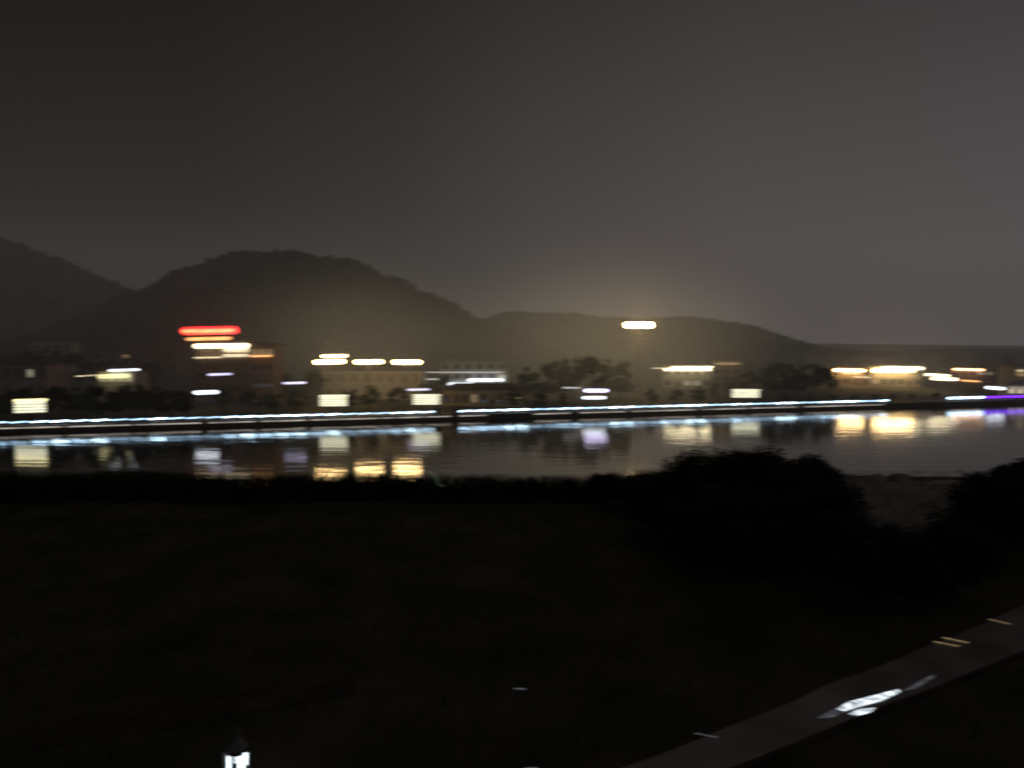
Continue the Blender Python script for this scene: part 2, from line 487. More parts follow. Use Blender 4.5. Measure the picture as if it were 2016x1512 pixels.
# near bank trees: crowns against the water
NEAR = [make_tree(60 + i, 6, w_, M['leaf_black'], nclump=64, nleaf=280, ls=.12) for i, w_ in enumerate((2.2, 2.6, 1.9))]
nr = random.Random(9); ni = 0
def near_tree(u, v, y, label, wmul=1.0, group=None):
    global ni
    p = at(u, v, y); z = near_z(p.x, y)
    plant(NEAR, ni, p.x, y, z, p.z, label, group, wmul, ref=6.0, rr=nr)
    ni += 1
near_tree(1192, 930, 56, 'small black shrub on the water edge left of the marker post', 1.4)
near_tree(1258, 936, 54, 'low black shrub on the water edge beside the marker post', 1.5)
near_tree(1300, 938, 48, 'low black shrub at the left foot of the near bank clump', 1.7)
near_tree(1352, 914, 47, 'small black tree on the left edge of the near bank clump', 1.5)
near_tree(1412, 896, 47, 'rounded black tree on the left shoulder of the near clump', 1.4)
near_tree(1480, 887, 45, 'tallest black tree in the near bank clump under the lit house', 1.3)
near_tree(1546, 893, 46, 'black tree on the right shoulder of the near clump', 1.4)
near_tree(1592, 922, 43, 'low black tree falling away right of the near clump', 1.4)
near_tree(1624, 958, 40, 'lowest black tree at the right foot of the near clump', 1.3)
for (u, v, y, l) in ((1650, 1000, 38, 'black bushy tree just left of the pale gravel clearing'), (1725, 1032, 36, 'black bushy tree below the pale gravel clearing, left of its middle'),
                     (1800, 1052, 35, 'lowest black bushy tree in front of the pale gravel clearing'), (1876, 1020, 37, 'black bushy tree at the right corner of the gravel clearing'),
                     (1952, 938, 43, 'black tree rising right of the gravel clearing'), (2000, 912, 46, 'tall black tree against the purple reflections at the right edge'), (2050, 904, 46, 'tall black tree cut by the right edge of the view')):
    near_tree(u, v, y, l, 1.25)
tree_u = [(1440, 960, 41), (1530, 965, 40), (1370, 985, 42)]
for (u, v, y) in tree_u:
    near_tree(u, v, y, 'black undergrowth tree in front of the near bank clump', 1.5, 'black undergrowth trees before the near clump')

# ------------------------------------------------------------------ embankment, railings, LED strips
ew = thing('embankment_wall', 'long dark stone embankment wall along the far water edge', 'wall', O0, BANG)
mb = MB(); mb.box((-330, -0.02, -1.2), (630, 0.5, 1.08)); mb.build('wall', M['stone'], ew)
mb = MB(); mb.box((-330, -0.14, 1.08), (630, 0.62, 1.27)); mb.build('coping', M['coping'], ew)
def tpos(u): return bank_x(u) / BN
for (a, c) in ((-30, 120), (130, 256), (265, 393), (410, 500), (513, 600), (612, 745), (752, 774), (780, 832), (838, 887), (905, 956), (1052, 1122), (1142, 1232), (1245, 1370), (1382, 1470), (1480, 1570), (1585, 1740)):
    x0, x1 = tpos(a), tpos(c)
    mb = MB(); mb.box((x0, -0.10, .80), (x1, -0.02, .98)); mb.build('step_light', M['g_step'], ew)

def railing(label, u0, u1, mat, zled=1.98, rad=.17):
    t0, t1 = tpos(u0), tpos(u1)
    p0 = O0 + BDIR * t0 + BNOR * .25
    rt = thing('railing', label, 'railing', (p0.x, p0.y, 1.27), BANG)
    n = max(2, round((t1 - t0) / 3.5)); s = (t1 - t0) / n
    mb = MB(); mb.tube([(0, 0, .98), (t1 - t0, 0, .98)], .035, 6); mb.tube([(0, 0, .15), (t1 - t0, 0, .15)], .025, 6)
    mb.build('rail', M['metal'], rt)
    mb = MB()
    for i in range(n * 4):
        x = i * s / 4 + s * .12
        mb.tube([(x, 0, .15), (x, 0, .96)], .015, 4)
    tag(mb.build('balusters', M['metal'], rt), kind='stuff')
    for i in range(n + 1):
        mb = MB(); mb.box((i * s - .05, -.05, 0), (i * s + .05, .05, 1.05)); mb.build('post', M['metal'], rt)
    for i in range(n):
        mb = MB(); z = zled - 1.27
        mb.capsule((i * s + .10, -.14, z - .07), (i * s + s * .90, -.14, z + .08), rad)
        mm = mat(i / max(1, n - 1)) if callable(mat) else mat
        mb.build('led_strip', mm, rt, True)
    return rt
railing('long railing with cool white light strip left of the gap', -70, 857, lambda t: LEDS[int(t * 997) % 7], 1.98, .10)
railing('long railing with cool white light strip right of the gap', 903, 1752, lambda t: LEDS[int(t * 997) % 7], 2.0, .125)
railing('railing with light strip turning from pale cyan to purple at far right', 1868, 2120, lambda t: M['g_led'] if t < .27 else M['g_purple'], 2.25, .26)
# dark landing piers in the gap between the two railings
for u, l in ((864, 'square dark stone pier on the left of the railing gap'), (897, 'square dark stone pier on the right of the railing gap')):
    t = tpos(u); p = O0 + BDIR * t + BNOR * .3
    rt = thing('stone_pier', l, 'pier', (p.x, p.y, 1.27), BANG)
    mb = MB(); mb.box((-.45, -.4, 0), (.45, .4, 1.5)); mb.build('shaft', M['stone'], rt)
    mb = MB(); mb.box((-.55, -.5, 1.5), (.55, .5, 1.68)); mb.build('cap', M['coping'], rt)

# light-smear lamps -----------------------------------------------------------
def smear_lamp(u0, u1, v0, v1, dback, label, tilt):  # promenade lamps widened to the breadth of their smeared light
    uc = (u0 + u1) / 2; x = bank_x(uc); y = bank_y(x) + dback
    a = at(u0, v1, y); c = at(u1, v0, y)
    wd = c.x - a.x; h = c.z - a.z
    z0 = far_z((a.x + c.x) / 2, y)
    rt = thing('smear_lamp', label, 'lantern', ((a.x + c.x) / 2, y, z0), 0, 'striped light-smear lamps along the promenade')
    zb = a.z - z0
    for sx in (-1, 1):
        mb = MB(); mb.box((sx * wd * .36 - .09, .02, 0), (sx * wd * .36 + .09, .2, zb)); mb.build('post', M['metal'], rt)
    mb = MB(); mb.box((-wd/2 + .05, .0, zb), (wd/2 - .25, .25, zb + h)); mb.build('smear_back', M['grey_metal'], rt)
    k = 5; st = h / k
    for i in range(k):
        z = zb + st * (i + .5)
        mb = MB(); e = .12 if i == k - 1 else -.12
        mb.capsule((-wd/2, -.12, z - tilt), (wd/2 + e, -.12, z + tilt), st * (.36 if i < k-1 else .44))
        mb.build('light_slat', M['g_yellowtop' if i == k - 1 and u0 < 100 else 'g_slat'], rt, True)
    return rt
smear_lamp(29, 91, 785, 813, 4, 'largest striped yellow light-smear lamp at the far left of the promenade', .10)
smear_lamp(630, 684, 777, 800, 5, 'striped yellow light-smear lamp below the left pair of warm lamps', .03)
smear_lamp(814, 866, 776, 797, 5, 'striped yellow light-smear lamp just left of the railing gap', .01)
smear_lamp(1441, 1495, 766, 783, 5, 'small striped yellow light-smear lamp before the dark trees at right', -.02)

# lamps on poles -------------------------------------------------------------
def streak_lamp(u0, u1, v, y, mat, rpx, label, group=None, tilt=0.0, name='street_lamp', poles=1, house=True):  # lamp heads drawn out into bars as long as their light streaks
    a = at(u0 + 5, v, y); c = at(u1 - 5, v, y); xc = (a.x + c.x) / 2
    z0 = far_z(xc, y); h = a.z - z0; wd = c.x - a.x
    r = rpx / F * y
    rt = thing(name, label, 'lamp', (xc, y, z0), 0, group)
    pr = .14 if h > 9 else .08
    xsx = [0] if poles == 1 else [-wd*.3, wd*.3]
    for px in xsx:
        mb = MB(); mb.tube([(px, .3, -.3), (px, .3, h*.5), (px, .3, h + r*.6)], [pr, pr*.8, pr*.55], 8); mb.build('pole', M['metal'], rt, True)
        mb = MB(); mb.box((px - pr*2, .3 - pr*2, -.05), (px + pr*2, .3 + pr*2, .35)); mb.build('base', M['stone'], rt)
    sl = wd * tilt
    hb = MB(); hb.box((-wd*.42, .12, h + r*.55), (wd*.42, .42, h + r*.95))
    hd = hb.build('lamp_head', M['grey_metal'], rt)
    mb = MB(); mb.capsule((-wd/2, 0, h - sl/2), (wd/2, 0, h + sl/2), r, 12); mb.build('diffuser', mat, hd, True)
    return rt
W3 = None
streak_lamp(614, 683, 712.5, 173, M['g_warm'], 4.2, 'bright warm light-streak lamp, leftmost of the three in a row', W3, .03)
streak_lamp(630, 686, 701, 178, M['g_warm'], 2.8, 'smaller warm light-streak lamp above the leftmost of the row', W3, .02)
streak_lamp(694, 758, 712.5, 180, M['g_warm'], 4.0, 'bright warm light-streak lamp, middle of the three in a row', W3, .01)
streak_lamp(769, 833, 713, 184, M['g_warm'], 4.2, 'bright warm light-streak lamp, rightmost of the three in a row', W3, .0)
streak_lamp(1226, 1290, 640, 206, M['g_warm_big'], 5.8, 'tall mast with the single brightest warm floodlight against the hill', None, 0, 'mast_lamp')
streak_lamp(377, 434, 772.5, 164, M['g_white'], 3.6, 'cool white light-streak lamp above the left promenade', None, .035)
streak_lamp(405, 460, 737, 171, M['g_violet'], 2.0, 'thin violet white light-streak lamp below the red sign', None, .035)
streak_lamp(553, 606, 754, 174, M['g_violet'], 2.0, 'thin violet white light-streak lamp left of the warm lamps', None, .03)
streak_lamp(798, 850, 767, 182, M['g_violet'], 1.7, 'thin violet light-streak lamp above the light-smear lamp by the gap', None, .02)
streak_lamp(1146, 1201, 769, 190, M['g_violetbright'], 3.2, 'upper violet white light-streak lamp before the tall dark trees', None, 0)
streak_lamp(1143, 1196, 783, 189, M['g_white'], 2.8, 'lower cool white light-streak lamp before the tall dark trees', None, 0)
streak_lamp(1104, 1147, 763.5, 196, M['g_whitedim'], 1.6, 'dim white light-streak lamp left of the violet pair', None, -.01)
streak_lamp(1936, 1983, 764, 236, M['g_white'], 2.8, 'white light-streak lamp above the purple railing', None, -.07)
streak_lamp(1817, 1874, 738.5, 255, M['g_cream'], 2.2, 'upper cream light-streak lamp left of the pinkish block', None, -.05)
streak_lamp(1829, 1889, 746, 250, M['g_cream'], 2.8, 'lower cream light-streak lamp left of the pinkish block', None, -.04)
streak_lamp(1887, 1934, 750, 250, M['g_amber'], 1.5, 'thin orange light-streak lamp before the pinkish block', None, -.06)

# ------------------------------------------------------------------ buildings
def building(name, label, u0, u1, vtop, y, storeys, cols, wall, roof='flat', lit=None, depth=9, strips=(), vbase=None, doorcol=None, over=.35, roofmat='roof', parapet=.35):
    a = at(u0, vtop, y); c = at(u1, vtop, y)
    xc = (a.x + c.x) / 2; wd = c.x - a.x
    z0 = min(far_z(a.x, y), far_z(c.x, y)) - .1
    h = a.z - z0
    rt = thing(name, label, 'building', (xc, y, z0))
    hw = wd / 2
    # facade with true openings
    wb = MB(); sw = wd / cols; sh = h / storeys
    ww, wh = sw * .52, sh * .48
    opens = []
    for j in range(storeys):
        for i in range(cols):
            X0 = -hw + i * sw; Z0 = j * sh
            ox0 = X0 + (sw - ww) / 2; ox1 = ox0 + ww; oz0 = Z0 + sh * .28; oz1 = oz0 + wh
            isdoor = (j == 0 and i == doorcol)
            if isdoor:
                ox0 = X0 + sw/2 - min(.6, ww/2); ox1 = X0 + sw/2 + min(.6, ww/2); oz0 = 0; oz1 = min(2.2, sh * .8)
            if isdoor: zs = [Z0, oz1, Z0 + sh]; zo = 0
            else: zs = [Z0, oz0, oz1, Z0 + sh]; zo = 1
            xs_ = [X0, ox0, ox1, X0 + sw]
            for jj in range(len(zs) - 1):
                for ii in range(3):
                    if ii == 1 and jj == zo: continue
                    wb.quad((xs_[ii], 0, zs[jj]), (xs_[ii+1], 0, zs[jj]), (xs_[ii+1], 0, zs[jj+1]), (xs_[ii], 0, zs[jj+1]))
            r_ = .18
            wb.quad((ox0,0,oz0),(ox0,r_,oz0),(ox0,r_,oz1),(ox0,0,oz1)); wb.quad((ox1,0,oz0),(ox1,0,oz1),(ox1,r_,oz1),(ox1,r_,oz0))
            wb.quad((ox0,0,oz1),(ox0,r_,oz1),(ox1,r_,oz1),(ox1,0,oz1))
            if not isdoor: wb.quad((ox0,0,oz0),(ox1,0,oz0),(ox1,r_,oz0),(ox0,r_,oz0))
            opens.append((i, j, ox0, ox1, oz0, oz1, isdoor))
    wb.quad((-hw,0,0),(-hw,0,h),(-hw,depth,h),(-hw,depth,0)); wb.quad((hw,0,0),(hw,depth,0),(hw,depth,h),(hw,0,h))
    wb.quad((-hw,depth,0),(-hw,depth,h),(hw,depth,h),(hw,depth,0)); wb.quad((-hw,0,h),(hw,0,h),(hw,depth,h),(-hw,depth,h))
    wb.build('wall', M[wall], rt)
    for i, j, x0, x1, z0_, z1, isdoor in opens:
        if isdoor:
            d = MB(); d.box((x0 + .01, .1, .02), (x1 - .01, .16, z1 - .01)); do = d.build('door', M['door'], rt)
            hd = MB(); hd.tube([(x1 - .2, .06, 1.0), (x1 - .2, .06, 1.2)], .02, 6); hd.build('handle', M['grey_metal'], do)
            continue
        f = MB(); t = .07
        f.box((x0, .06, z0_), (x0 + t, .14, z1)); f.box((x1 - t, .06, z0_), (x1, .14, z1))
        f.box((x0 + t, .06, z0_), (x1 - t, .14, z0_ + t)); f.box((x0 + t, .06, z1 - t), (x1 - t, .14, z1))
        xm = (x0 + x1) / 2; f.box((xm - .03, .07, z0_ + t), (xm + .03, .13, z1 - t))
        wo = f.build('window', M['frame'], rt)
        mm = (lit or {}).get((i, j)) or (lit or {}).get(('*', j)) or 'glass'
        g_ = MB(); g_.quad((x0 + t*.5, .105, z0_ + t*.5), (x1 - t*.5, .105, z0_ + t*.5), (x1 - t*.5, .105, z1 - t*.5), (x0 + t*.5, .105, z1 - t*.5))
        g_.build('pane', M[mm], wo)
        s_ = MB(); s_.box((x0 - .06, -.08, z0_ - .08), (x1 + .06, .04, z0_ - .004)); s_.build('sill', M['coping'], wo)
    rb = MB()
    if roof == 'flat':
        rb.box((-hw - over, -over, h + .003), (hw + over, depth + over, h + .18))
        ro = rb.build('roof', M[roofmat], rt)
        if parapet:
            pb = MB()
            for (A_, B_) in (((-hw, 0), (hw, .15)), ((-hw, depth - .15), (hw, depth)), ((-hw, .15), (-hw + .15, depth - .15)), ((hw - .15, .15), (hw, depth - .15))):
                pb.box((A_[0], A_[1], h + .183), (B_[0], B_[1], h + .18 + parapet))
            pb.build('parapet', M[wall], ro)
    else:
        rh = min(2.2, depth * .28); o = over
        P = [(-hw - o, -o, h + .004), (hw + o, -o, h + .004), (hw + o, depth + o, h + .004), (-hw - o, depth + o, h + .004)]
        i_ = min(hw * .4, 2.5)
        q0 = (-hw + i_, depth / 2, h + rh); q1 = (hw - i_, depth / 2, h + rh)
        rb.quad(P[0], P[1], q1, q0); rb.quad(P[2], P[3], q0, q1)
        rb.bm.faces.new([rb.bm.verts.new(p) for p in (P[1], P[2], q1)]); rb.bm.faces.new([rb.bm.verts.new(p) for p in (P[3], P[0], q0)])
        rb.quad(P[3], P[2], P[1], P[0])
        ro = rb.build('roof', M[roofmat], rt)
        ch = MB(); ch.box((hw*.3, depth*.62, h + rh*.3), (hw*.3 + .6, depth*.62 + .6, h + rh + .6)); ch.build('chimney', M[wall], ro)
    for (s0, s1, v, rpx, mat, tl) in strips:  # building lights stretched to the length of their blurred streaks
        A_ = at(s0, v, y - .35); B_ = at(s1, v, y - .35)
        r = rpx / F * y
        mb = MB(); dz = (B_.x - A_.x) * tl / 2
        off = -over - .12 - r
        mb.capsule((A_.x - xc, off, A_.z - z0 - dz), (B_.x - xc, off, B_.z - z0 + dz), r)
        so = mb.build('light_strip', M[mat], rt, True)
        bk = MB()
        for t in (.2, .8):
            X = lerp(A_.x, B_.x, t) - xc; X = max(-hw + .1, min(hw - .1, X))
            bk.box((X - .04, off + r*.5, A_.z - z0 - .04), (X + .04, -.002, A_.z - z0 + .04))
        bk.build('bracket', M['metal'], so)
    return rt

hotel = building('hotel', 'brown block with cream lit top floor under the red roof sign', 383, 492, 676, 182, 5, 7, 'wall_brown', 'flat',
         {(6, 4): 'g_creamdim', (5, 4): 'g_creamdim', (4, 4): 'g_creamdim'}, 12,
         [(384, 491, 681, 4.6, 'g_cream', .01), (440, 491, 690, 3.0, 'g_creamdim', .01), (440, 491, 700, 3.0, 'g_creamdim', .01), (383, 438, 704, 1.4, 'g_creamdim', .02)], doorcol=3, over=.3)
building('annex', 'tan lit annex joined to the right of the red sign block', 494, 538, 679, 183, 4, 3, 'wall_brown', 'flat', {('*', 3): 'g_winwarm'}, 10,
         [(494, 534, 701, 1.8, 'g_amber', .02)], over=.2)
# red roof sign, standing on the block
ps = at(412, 660, 184); zroof = at(412, 676, 182).z + .18
rs = thing('roof_sign', 'glowing red sign with amber line below on the brown block', 'sign', (ps.x, 185, zroof + .02))
def zz(v): return at(412, v, 185).z - zroof - .02
def xx(u): return at(u, 660, 185).x - ps.x
mb = MB()
for k in range(6):
    x = lerp(xx(366), xx(460), k / 5); mb.box((x - .05, .1, 0), (x + .05, .22, zz(642)))
mb.box((xx(366), .22, zz(664)), (xx(460), .3, zz(662))); mb.box((xx(366), .22, zz(646)), (xx(460), .3, zz(644)))
mb.build('support_frame', M['metal'], rs)
mb = MB(); mb.capsule((xx(357), 0, zz(652)), (xx(469), 0, zz(649.5)), 8.2 / F * 185); mb.build('red_tube', M['g_red'], rs, True)
mb = MB(); mb.capsule((xx(363), -1.3, zz(652.5)), (xx(464), -1.3, zz(650.5)), 3.4 / F * 185); mb.build('orange_tube', M['g_redcore'], rs, True)
mb = MB(); mb.capsule((xx(368), -.3, zz(668)), (xx(456), -.3, zz(666)), 3.2 / F * 185); mb.build('amber_tube', M['g_amber'], rs, True)

building('house', 'low house with yellow lit front and white strip at the left', 192, 262, 731, 190, 2, 4, 'wall_pale', 'hip', {('*', 1): 'g_winpale'}, 8,
         [(196, 257, 740.5, 4.2, 'g_yellow', .03), (216, 275, 728.5, 2.0, 'g_white', .035), (150, 197, 739.5, 1.0, 'g_creamdim', .06)], doorcol=1)
building('house', 'dusky pink unlit house at the far left edge', -20, 92, 718, 186, 2, 5, 'wall_pink', 'hip', {(3, 1): 'g_winpale'}, 9, doorcol=2)
building('house', 'dim greenish house high at the left below the hill', 62, 142, 672, 250, 2, 4, 'wall_pale', 'hip', {}, 9)
building('apartment_block', 'long dim brown block left of the red sign', 150, 345, 672, 255, 3, 9, 'wall_brown', 'flat', {(4, 1): 'g_winwarm'}, 10)
building('house', 'pale long house lit by the three warm lamps before it', 636, 832, 730, 204, 2, 8, 'wall_pale', 'hip', {('*', 0): 'curtain', ('*', 1): 'curtain'}, 9, doorcol=4)
building('house', 'grey green house with white light streaks right of the warm lamps', 866, 1000, 712, 226, 3, 6, 'wall_grey', 'flat', {(1, 0): 'g_winpale', (4, 0): 'g_winpale', (5, 1): 'g_winpale'}, 9,
         [(822, 990, 733, 1.0, 'g_whitedim', 0), (820, 881, 746.5, 1.5, 'g_whitedim', .01), (881, 933, 755.5, 2.4, 'g_white', .0), (922, 991, 748, 2.8, 'g_white', 0), (921, 970, 766, 1.2, 'g_whitedim', 0)], doorcol=2)
building('pavilion', 'long low tan riverside pavilion behind the railing gap', 872, 1030, 768, 194, 1, 9, 'wall_tan', 'hip', {(7, 0): 'g_winwarm', (8, 0): 'g_winwarm', (3, 0): 'g_winwarm'}, 6, doorcol=5, roofmat='roof')
building('house', 'yellow green lit house with bright eaves right of the mast lamp', 1306, 1400, 722, 250, 2, 5, 'wall_pale', 'flat', {(2, 0): 'g_winpale', (3, 0): 'g_winpale'}, 9,
         [(1308, 1398, 727.5, 2.6, 'g_cream', 0), (1322, 1402, 722.5, 1.3, 'g_cream', 0), (1284, 1306, 725, 1.0, 'g_creamdim', 0)], doorcol=1)
building('house', 'tan house rising behind the yellow green house', 1402, 1462, 709, 268, 3, 3, 'wall_tan', 'hip', {}, 9, roofmat='roof_tan',
         strips=[(1404, 1456, 716, 2.6, 'g_winwarm', 0)])
building('hall', 'warm orange lit hall with a bright eave strip right of the dark trees', 1640, 1712, 726, 270, 2, 4, 'wall_tan', 'flat', {(1, 1): 'g_winwarm', (2, 1): 'g_winwarm'}, 10,
         [(1642, 1700, 729, 2.5, 'g_warm', -.02), (1680, 1732, 743, 1.2, 'g_creamdim', -.04)], doorcol=2)
building('hall', 'pale lit hall with the brightest double eave strip at the right', 1716, 1816, 722, 268, 2, 6, 'wall_pale', 'flat', {(0, 0): 'g_winwarm'}, 10,
         [(1717, 1797, 729.5, 3.4, 'g_warm', 0), (1735, 1816, 724.5, 3.0, 'g_cream', -.02), (1760, 1812, 764, 1.2, 'g_creamdim', -.03)], doorcol=4)
building('apartment_block', 'pinkish grey block with orange roof strip above the purple railing', 1874, 1957, 729, 290, 2, 5, 'wall_pink', 'flat', {(1, 1): 'glass', (3, 1): 'g_winpale', (4, 1): 'g_winpale'}, 9,
         [(1876, 1934, 727.5, 2.0, 'g_orange', -.03)], doorcol=2)
building('house', 'pale lit house cut by the right edge of the view', 1998, 2070, 722, 275, 2, 3, 'wall_pale', 'flat', {('*', 1): 'g_creamdim'}, 9,
         [(1999, 2050, 736, 5.0, 'g_winwarm', -.02)], doorcol=1)
building('kiosk', 'long pale kiosk under the house at the right edge', 1984, 2070, 757, 246, 1, 5, 'wall_pale', 'flat', {('*', 0): 'g_creamdim'}, 5, [(1986, 2060, 764, 2.6, 'g_winpale', -.02)], over=.2)

# ------------------------------------------------------------------ near things
# square garden lantern, corner towards the camera
pl = at(467, 1497, 20.0); zl = near_z(pl.x, 20.0)
ln = thing('garden_lantern', 'square garden lantern with two bright white panes in the dark foreground', 'lantern', (pl.x, 20.0, zl), PI / 4)
hb = pl.z - zl
mb = MB(); mb.tube([(0, 0, -.05), (0, 0, .1), (0, 0, hb - .3)], [.09, .055, .05], 10); mb.build('post', M['metal'], ln)
mb = MB(); e = .23
for sx in (-1, 1):
    for sy in (-1, 1): mb.box((sx*e - .045, sy*e - .045, hb - .27), (sx*e + .045, sy*e + .045, hb + .27))
mb.box((-e - .04, -e - .04, hb - .31), (e + .04, e + .04, hb - .271)); mb.box((-e - .04, -e - .04, hb + .271), (e + .04, e + .04, hb + .31))
fr_ = mb.build('frame', M['metal'], ln)
for k in range(4):
    mb = MB(); q = .075
    pts = [(-q, -e, hb - .2), (q, -e, hb - .2), (q, -e, hb + .2), (-q, -e, hb + .2)]
    rm = Matrix.Rotation(k * PI / 2, 3, 'Z')
    mb.quad(*[rm @ Vector(p) for p in pts]); mb.build('pane', M['g_lantern'], ln)
mb = MB(); mb.tube([(0, 0, hb + .311), (0, 0, hb + .38), (0, 0, hb + .62), (0, 0, hb + .72)], [.34, .30, .09, .06], 4); mb.build('cap', M['grey_metal'], ln)
mb = MB(); mb.tube([(0, 0, hb + .72), (0, 0, hb + .8), (0, 0, hb + .86), (0, 0, hb + .95)], [.03, .06, .055, .01], 8); mb.build('finial', M['grey_metal'], ln)

def onlane(u, v, lift=.11):
    p = at_z(u, v, 3.1); return Vector((p.x, p.y, near_z(p.x, p.y) + lift))
def ground_light(name, label, pa, pb, r, mat, lift=.11, group=None):
    a = onlane(*pa, lift); c = onlane(*pb, lift); mid = (a + c) / 2
    rt = thing(name, label, 'ground light', mid, 0, group)
    a -= mid; c -= mid; d = (c - a).normalized(); s = Vector((-d.y, d.x, 0))
    hb_ = MB()
    q = r * 1.5
    hb_.tube([a - d * .03, c + d * .03], q, 4, .35); hb_.build('housing', M['grey_metal'], rt)
    mb = MB(); mb.capsule(a + Vector((0, 0, q*.3)), c + Vector((0, 0, q*.3)), r, 8); mb.build('diffuser', mat, rt, True)
    return rt
def light_patch(label, px, mat):  # glowing sheet painted in for light on the wet lane, not a fitting
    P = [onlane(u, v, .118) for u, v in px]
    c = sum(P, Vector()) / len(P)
    rt = thing('painted_light', label, 'ground light', c)
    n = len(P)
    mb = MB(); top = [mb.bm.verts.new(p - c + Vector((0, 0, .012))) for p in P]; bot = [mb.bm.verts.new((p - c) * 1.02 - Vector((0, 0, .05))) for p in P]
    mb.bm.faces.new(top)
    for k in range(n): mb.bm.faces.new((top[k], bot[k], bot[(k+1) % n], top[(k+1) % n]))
    mb.build('glow_sheet', mat, rt)
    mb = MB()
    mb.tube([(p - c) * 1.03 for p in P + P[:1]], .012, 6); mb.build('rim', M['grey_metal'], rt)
light_patch('longest bright white painted light patch on the lower edge of the lane', [(1648, 1398), (1672, 1384), (1712, 1374), (1768, 1358), (1772, 1364), (1736, 1382), (1700, 1392), (1664, 1402)], M['g_lanepatch'])
light_patch('short white painted light patch below the longest one on the lane', [(1672, 1408), (1690, 1399), (1722, 1396), (1716, 1404), (1692, 1411)], M['g_lanepatch'])
light_patch('dim bluish painted light patch at the lower left end of the lit lane', [(1606, 1416), (1640, 1399), (1660, 1404), (1640, 1414)], M['g_lanepatchdim'])
light_patch('long dim bluish painted light patch trailing up the lane from the bright one', [(1776, 1362), (1812, 1340), (1836, 1328), (1842, 1332), (1800, 1357)], M['g_lanepatchdim'])
ground_light('marker_light', 'upper amber marker light on the far side of the lane', (1856, 1256), (1906, 1266), .022, M['g_marker'])
ground_light('marker_light', 'lower amber marker light on the far side of the lane', (1838, 1264), (1888, 1273), .018, M['g_marker'])
ground_light('marker_light', 'faint amber marker light near the right end of the lane', (1946, 1222), (1990, 1231), .014, M['g_marker'])
ground_light('marker_light', 'faint grey marker light near the left end of the lane', (1368, 1444), (1412, 1452), .02, M['g_faint'])
ground_light('marker_light', 'tiny white marker light alone in the dark middle foreground', (1012, 1355), (1034, 1356), .035, M['g_glint'], .05)
ground_light('marker_light', 'tiny white marker light at the bottom edge of the view', (1034, 1509), (1058, 1509), .035, M['g_glint'], .05)
ground_light('marker_light', 'faint bluish marker light under the right hand trees', (1966, 1092), (2010, 1094), .035, M['g_faint'], .45)
# lane kerb
kb = MB()
sd = (RD - RC)
for i in range(30):
    p = RC + sd * (i / 30); q = RC + sd * ((i + .985) / 30)
    nrm = Vector((sd.y, -sd.x)).normalized() * .18
    z = near_z(p.x, p.y); z2 = near_z(q.x, q.y)
    vs = [kb.bm.verts.new(v_) for v_ in ((p.x, p.y, z - .1), (q.x, q.y, z2 - .1), (q.x + nrm.x, q.y + nrm.y, z2 - .1), (p.x + nrm.x, p.y + nrm.y, z - .1),
          (p.x, p.y, z + .13), (q.x, q.y, z2 + .13), (q.x + nrm.x, q.y + nrm.y, z2 + .13), (p.x + nrm.x, p.y + nrm.y, z + .13))]
    for f in ((0,3,2,1),(4,5,6,7),(0,1,5,4),(1,2,6,5),(2,3,7,6),(3,0,4,7)): kb.bm.faces.new([vs[k] for k in f])
tag(kb.build('kerb', M['near_soil']), kind='structure')

# pale green light trail built as a glowing tube on an added post, and a white marker post
pg = at(862, 962, 57.5); zg = near_z(pg.x, 57.5)
cl_ = thing('curled_trail', 'thin pale green curled light trail at the near water edge', 'lamp', (pg.x, 57.5, zg))
mb = MB(); mb.tube([(0, 0, -.1), (0, 0, pg.z - zg)], .03, 6); mb.build('post', M['metal'], cl_)  # added post, only holds up the light trail
P = [(830, 925), (842, 928), (852, 932), (859, 940), (862, 950), (867, 957), (874, 956)]
mb = MB(); mb.tube([Vector(at(u, v, 57.5)) - Vector((pg.x, 57.5, zg)) for u, v in P], [.03, .04, .05, .06, .07, .09, .06], 6); mb.build('tube', M['g_green'], cl_, True)
pm = at(1286, 944, 57.0); zm = near_z(pm.x, 57)
mk = thing('marker_post', 'slim marker post with tiny white tip left of the near clump', 'post', (pm.x, 57, zm))
mb = MB(); mb.tube([(0, 0, -.1), (0, 0, pm.z - zm - .08)], .035, 6); mb.build('post', M['metal'], mk)
mb = MB(); mb.tube([(0, 0, pm.z - zm - .08), (0, 0, pm.z - zm), (0, 0, pm.z - zm + .08)], [.06, .09, .04], 8); mb.build('lamp', M['g_slat'], mk, True)

